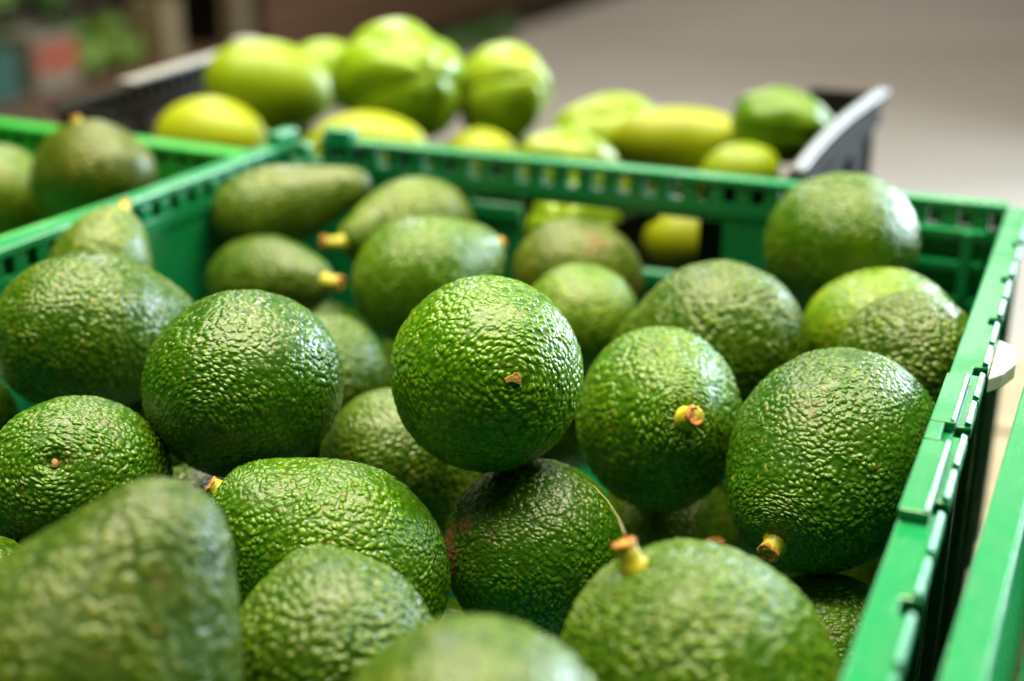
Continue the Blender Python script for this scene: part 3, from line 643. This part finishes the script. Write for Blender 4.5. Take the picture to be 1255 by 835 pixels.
# thin pale fibre arching from the front stem over the scarred fruit
def tube(pts, r, n=7):
    bm = bmesh.new(); rows = []
    for i, p in enumerate(pts):
        d = (Vector(pts[min(i + 1, len(pts) - 1)]) - Vector(pts[max(i - 1, 0)])).normalized(); a = d.orthogonal().normalized(); b = d.cross(a)
        rr = r * (1 - .5 * i / len(pts)); rows.append([bm.verts.new(Vector(p) + (a * math.cos(2 * PI * j / n) + b * math.sin(2 * PI * j / n)) * rr) for j in range(n)])
    for a, b in zip(rows, rows[1:]):
        for j in range(n): bm.faces.new((a[j], a[(j + 1) % n], b[(j + 1) % n], b[j]))
    bm.faces.new(rows[0]); bm.faces.new(rows[-1][::-1]); return bm
FIB = [(0.0313, 0.3317, 0.941), (0.0314, 0.3555, 0.9334), (0.0304, 0.3841, 0.9241), (0.0275, 0.4082, 0.9171), (0.0228, 0.4228, 0.9132)]
tag(obj('pale_strand', tube(FIB, .00022), M['strand'], None, True), 'thin pale fibre arching beside the dark scarred avocado', 'strand')

# ------------------------------------------------------------------ fruit in the black crate
GB = 'fruit in the black crate'
LIME = (0.28, 0.38, 0.005); YEL = (0.40, 0.45, 0.010); CH = (0.30, 0.42, 0.014); PALE = (0.36, 0.46, 0.04)
BF = {
 'b_lime': ('chayote', 'smooth lime green fruit at the left of the black crate, above the yellow one', 'fruit', LIME, 'smooth_fruit', dict(lump=.02)),
 'b_yellow': ('chayote', 'smooth yellow fruit at the near left of the black crate', 'fruit', YEL, 'smooth_fruit', dict(lump=.02)),
 'b_big': ('chayote', 'biggest chayote, deeply grooved and glossy, topmost in the black crate', 'chayote', CH, 'chayote', dict(ridges=5, ridge=.11, wrinkle=.05)),
 'b_back': ('chayote', 'pale wrinkled chayote with a white glare, right of the biggest one', 'chayote', PALE, 'chayote', dict(ridges=5, ridge=.11, wrinkle=.04)),
 'b_hid': ('chayote', 'green fruit mostly hidden between the lime one and the biggest chayote', 'fruit', (0.26, 0.40, 0.015), 'smooth_fruit', dict()),
 'b_mid': ('chayote', 'yellow fruit just over the back rim in front of the biggest chayote', 'fruit', (0.40, 0.45, 0.02), 'smooth_fruit', dict(lump=.03)),
 'b_small': ('chayote', 'small bright yellow fruit peeping over the rim below the pale wrinkled chayote', 'fruit', YEL, 'smooth_fruit', dict()),
 'b_ridge': ('chayote', 'yellow green chayote with a shallow cleft, left of the long fruit', 'chayote', (0.32, 0.42, 0.02), 'chayote', dict(ridges=5, ridge=.09, wrinkle=.05)),
 'b_pale': ('chayote', 'pale striped chayote just behind the rim, below the one with the shallow cleft', 'chayote', (0.32, 0.40, 0.05), 'chayote', dict(ridges=6, ridge=.08, wrinkle=.05)),
 'b_long': ('long_fruit', 'long yellow green fruit lying across the right of the black crate', 'fruit', (0.34, 0.38, 0.008), 'smooth_fruit', dict(lump=.04)),
 'b_dark': ('chayote', 'dark green bumpy chayote at the right end of the black crate', 'chayote', (0.14, 0.26, 0.012), 'chayote', dict(ridges=6, ridge=.07, wrinkle=.06)),
 'b_low': ('chayote', 'yellow fruit under the long one, just over the green rim', 'fruit', YEL, 'smooth_fruit', dict()),
 'b_f1': ('chayote', 'yellow green fruit low between the small bright yellow one and its neighbours', 'fruit', LIME, 'smooth_fruit', dict(lump=.03)),
 'b_f2': ('chayote', 'pale green fruit sunk behind the pale striped chayote', 'chayote', PALE, 'chayote', dict(ridges=6, ridge=.1)),
 'b_f3': ('chayote', 'yellow green fruit low under the dark bumpy chayote', 'fruit', LIME, 'smooth_fruit', dict(lump=.03)),
 'b_f4': ('chayote', 'yellow fruit low beneath the lime green one', 'fruit', YEL, 'smooth_fruit', dict(lump=.03)),
 'b_f5': ('chayote', 'yellow fruit behind the row of square holes, under the long fruit', 'fruit', YEL, 'smooth_fruit', dict(lump=.03)),
 'b_win': ('chayote', 'striped chayote seen through the window of the green back wall', 'chayote', CH, 'chayote', dict(ridges=7, ridge=.10, wrinkle=.05)),
 'b_win2': ('chayote', 'yellow green fruit at the right side of the back wall window', 'fruit', (0.32, 0.36, 0.006), 'smooth_fruit', dict()),
}
for k, (key, (nm, label, cat, tone, mat, ex)) in enumerate(BF.items()):
    f = FIT[key]; rot = basis(f['axis'])
    me = fruit_mesh(nm, f['r'], f['Lf'], f['Lb'], f['neck'], f['sx'], f['sy'], 96, 70, k + 50, rot=rot, dimple=.08, **ex)
    o = link(nm if cat == 'chayote' or nm == 'long_fruit' else 'green_fruit', me, M[mat]); o.matrix_world = Matrix.Translation(f['loc']) @ rot.to_4x4(); o.color = (tone[0] * .60, tone[1] * .66, tone[2] * .4, 1)
    tag(o, label, cat, GB)

# reddish fruit in the crate on the right: one on top of three
me = fruit_mesh('reddish_fruit', .036, 1.08, 1.0, .08, 1, 1, 60, 40, 90)
for k, (dx, dy, z) in enumerate(((0, 0, -.0885), (.0425, 0, -.1475), (-.0213, .0368, -.1475), (-.0213, -.0368, -.1475))):
    o = link('reddish_fruit', me, M['redfruit']); o.location = row(.490 + dx, -.405 + dy, z); o.rotation_euler = (.3 * k, .2 * k, 1.3 * k)
    tag(o, 'reddish brown fruit on top of the others in the crate at the right edge' if k == 0 else 'reddish brown fruit lying under the top one in the crate at the right edge', 'fruit', 'reddish fruit in the right crate')
# the avocados that carry the two in the left crate
for k, (x, y, z, ax) in enumerate(((-.070, -.110, -.085, (.8, .3, .2)), (-.125, -.085, -.090, (-.3, .9, .1)), (-.205, -.085, -.100, (.6, -.5, .3)), (-.100, -.140, -.147, (.2, .8, .4)), (-.165, -.125, -.150, (.9, .1, .1)), (-.235, -.125, -.150, (.1, .7, .5)), (-.060, -.085, -.150, (.5, .5, .1)))):
    rot = basis(ax); me = fruit_mesh('avocado', .031, 1.15, 1.0, .1, 1, 1, 72, 50, k + 160, rot=rot)
    o = link('avocado', me, M['avo_dull']); o.matrix_world = Matrix.Translation(row(x, y, z)) @ rot.to_4x4(); o.color = (.045, .085, .006, 1)
    tag(o, 'avocado lying underneath the two that show in the bright green left crate', 'avocado', 'avocados in the left crate')

# ------------------------------------------------------------------ the produce stand in the background
SO = (-.127, 7.77)
st = thing('wooden_stand', 'long brown wooden produce stand along the aisle in the blurred background', 'stand', (SO[0], SO[1], 0), ANG)
# local: y runs along the aisle, the aisle side is x = 0, the stand lies on the negative x side
SH = .29
for i in range(3):
    box_part('shelf_board', M['stand_wood'], st, (-.80 + i * .26, -.546 + i * .26, -6.2, -2.45, SH - .03, SH - .0012 * (i % 2)), .004)
box_part('shelf_lip', M['stand_wood'], st, (-.02, .002, -6.2, -2.452, .17, SH - .034), .004)
for k in range(4):
    box_part('side_board', M['stand_wood'], st, (-.03 - .001 * (k % 2), -.004, -2.24, 3.8, .15 + k * .155, .298 + k * .155), .005)
box_part('riser', M['stand_dark'], st, (-.68, -.415, -3.75, -2.75, SH + .001, SH + .165), .004)
box_part('plinth', M['stand_dark'], st, (-.76, -.05, -6.15, 3.75, .002, .12), .004)
box_part('back_panel', M['stand_dark'], st, (-.86, -.83, -6.2, 3.8, .125, 1.1), .004)
box_part('top_board', M['stand_wood'], st, (-.82, -.036, -2.24, 3.8, .70, .73), .004)
for y in (-6.1, -4.3, 3.7):
    box_part('leg', M['stand_dark'], st, (-.09, -.034, y, y + .06, .125, .165), .004)

def stand_pt(x, y, z):
    c, s = math.cos(ANG), math.sin(ANG); return (SO[0] + c * x - s * y, SO[1] + s * x + c * y, z)
def open_box(name, label, cat, x, y, z, w, d, h, mat, rot=0, group=None, extra=None):
    t = thing(name, label, cat, stand_pt(x, y, z), ANG + rot, group)
    box_part('front_side', mat, t, (-w / 2, w / 2, -d / 2, -d / 2 + .012, .001, h), .003)
    box_part('back_side', mat, t, (-w / 2, w / 2, d / 2 - .012, d / 2, .001, h), .003)
    box_part('end_side', mat, t, (-w / 2 + .0005, -w / 2 + .012, -d / 2 + .0125, d / 2 - .0125, .001, h), .003)
    box_part('end_side', mat, t, (w / 2 - .012, w / 2 - .0005, -d / 2 + .0125, d / 2 - .0125, .001, h), .003)
    box_part('bottom', mat, t, (-w / 2 + .0125, w / 2 - .0125, -d / 2 + .0125, d / 2 - .0125, .001, .01), .002)
    return t

GBX = 'boxes on the wooden stand'
H2 = math.pi / 2
open_box('plastic_box', 'teal plastic box at the left end of the wooden stand', 'box', -.14, -3.86, SH, .42, .24, .17, M['teal'], H2, GBX)
open_box('plastic_box', 'dark navy box behind and above the teal one on the wooden stand', 'box', -.42, -4.05, SH, .60, .26, .42, M['navy'], H2, GBX)
t = open_box('carton', 'white carton with a red printed side among the green cabbages', 'carton', -.12, -3.45, SH, .21, .16, .19, M['cardwhite'], H2, GBX)
box_part('printed_panel', M['cardred'], t, (-.095, .1045, -.0825, -.0805, .055, .165), .001)
open_box('carton', 'plain tan carton between the cabbages and the post', 'carton', -.10, -2.83, SH, .10, .16, .24, M['card'], H2, GBX)
p = thing('wooden_post', 'grey brown wooden post at the front of the stand beside its boards', 'post', stand_pt(-.04, -2.385, 0), ANG)
box_part('shaft', M['post_wood'], p, (-.04, .04, -.05, .05, .034, 2.2), .004)
box_part('foot', M['post_wood'], p, (-.05, .05, -.06, .06, .002, .033), .003)

def leaf_bm(R, seed):
    r_ = random.Random(seed); bm = bmesh.new(); n = 8; rows = []
    op = r_.uniform(.75, 1.05)
    for i in range(n + 1):
        t = i / n; row_ = []
        for j in range(n + 1):
            u = (j / n - .5) * 2; wdt = op * math.sin(PI * (.12 + .80 * t)) ** .6
            th = -1.25 + 2.45 * t; ph = u * wdt
            rr = R * (1 + .05 * math.sin(9 * ph + seed) * abs(u) + .10 * t * t * r_.uniform(.6, 1.2))
            row_.append(bm.verts.new((rr * math.cos(th) * math.cos(ph), rr * math.cos(th) * math.sin(ph), R * .9 * math.sin(th))))
        rows.append(row_)
    for a, b in zip(rows, rows[1:]):
        for j in range(n): bm.faces.new((a[j], a[j + 1], b[j + 1], b[j]))
    r = bmesh.ops.solidify(bm, geom=bm.faces[:], thickness=.0015)
    return bm
LEAVES = []
def cabbage(x, y, R, label, dark=False, up=0.0):
    t = thing('cabbage', label, 'cabbage', stand_pt(x, y, SH + up + R * .92), random.uniform(0, 6), 'cabbages at the wooden stand')
    for k in range(9):
        if len(LEAVES) < 5:
            o = obj('leaf', leaf_bm(1.0 * .1, k), M['leaf'], t, True); LEAVES.append(o.data)
        else: o = link('leaf', LEAVES[k % 5], None, t)
        s = R / .1 * (1 - .045 * k); o.scale = (s, s, s); o.rotation_euler = (random.uniform(-.12, .12), random.uniform(-.1, .1), k * 2.2)
        o.material_slots[0].link = 'OBJECT'; o.material_slots[0].material = M['leaf_dark' if dark else 'leaf']
cabbage(-.10, -3.24, .085, 'cabbage right next to the carton with the red print')
cabbage(-.10, -3.04, .080, 'cabbage just left of the tan carton')
cabbage(-.33, -3.36, .110, 'big cabbage behind the carton with the red print')
cabbage(-.33, -3.08, .105, 'cabbage in the back row left of the tan carton', True)
cabbage(-.33, -3.64, .105, 'dark cabbage in the back row between the teal box and the carton', True)
cabbage(-.32, -2.80, .10, 'cabbage behind the tan carton, last of the back row')
cabbage(-.52, -3.55, .12, 'pale cabbage heaped high behind the carton with the red print', False, .17)
cabbage(-.52, -3.24, .12, 'highest cabbage of the heap left of the tan carton', False, .18)
cabbage(-.52, -2.95, .11, 'cabbage heaped high behind the tan carton', True, .17)
SH = 0.0
cabbage(.10, -.72, .085, 'dark cabbage on the floor at the foot of the stand, nearest the viewer', True)
cabbage(.08, -.50, .085, 'dark cabbage second in the row at the foot of the stand', True)
cabbage(.10, -.24, .080, 'cabbage third in the row at the foot of the stand', True)
cabbage(.07, .03, .085, 'dark cabbage farthest along the foot of the stand', True)
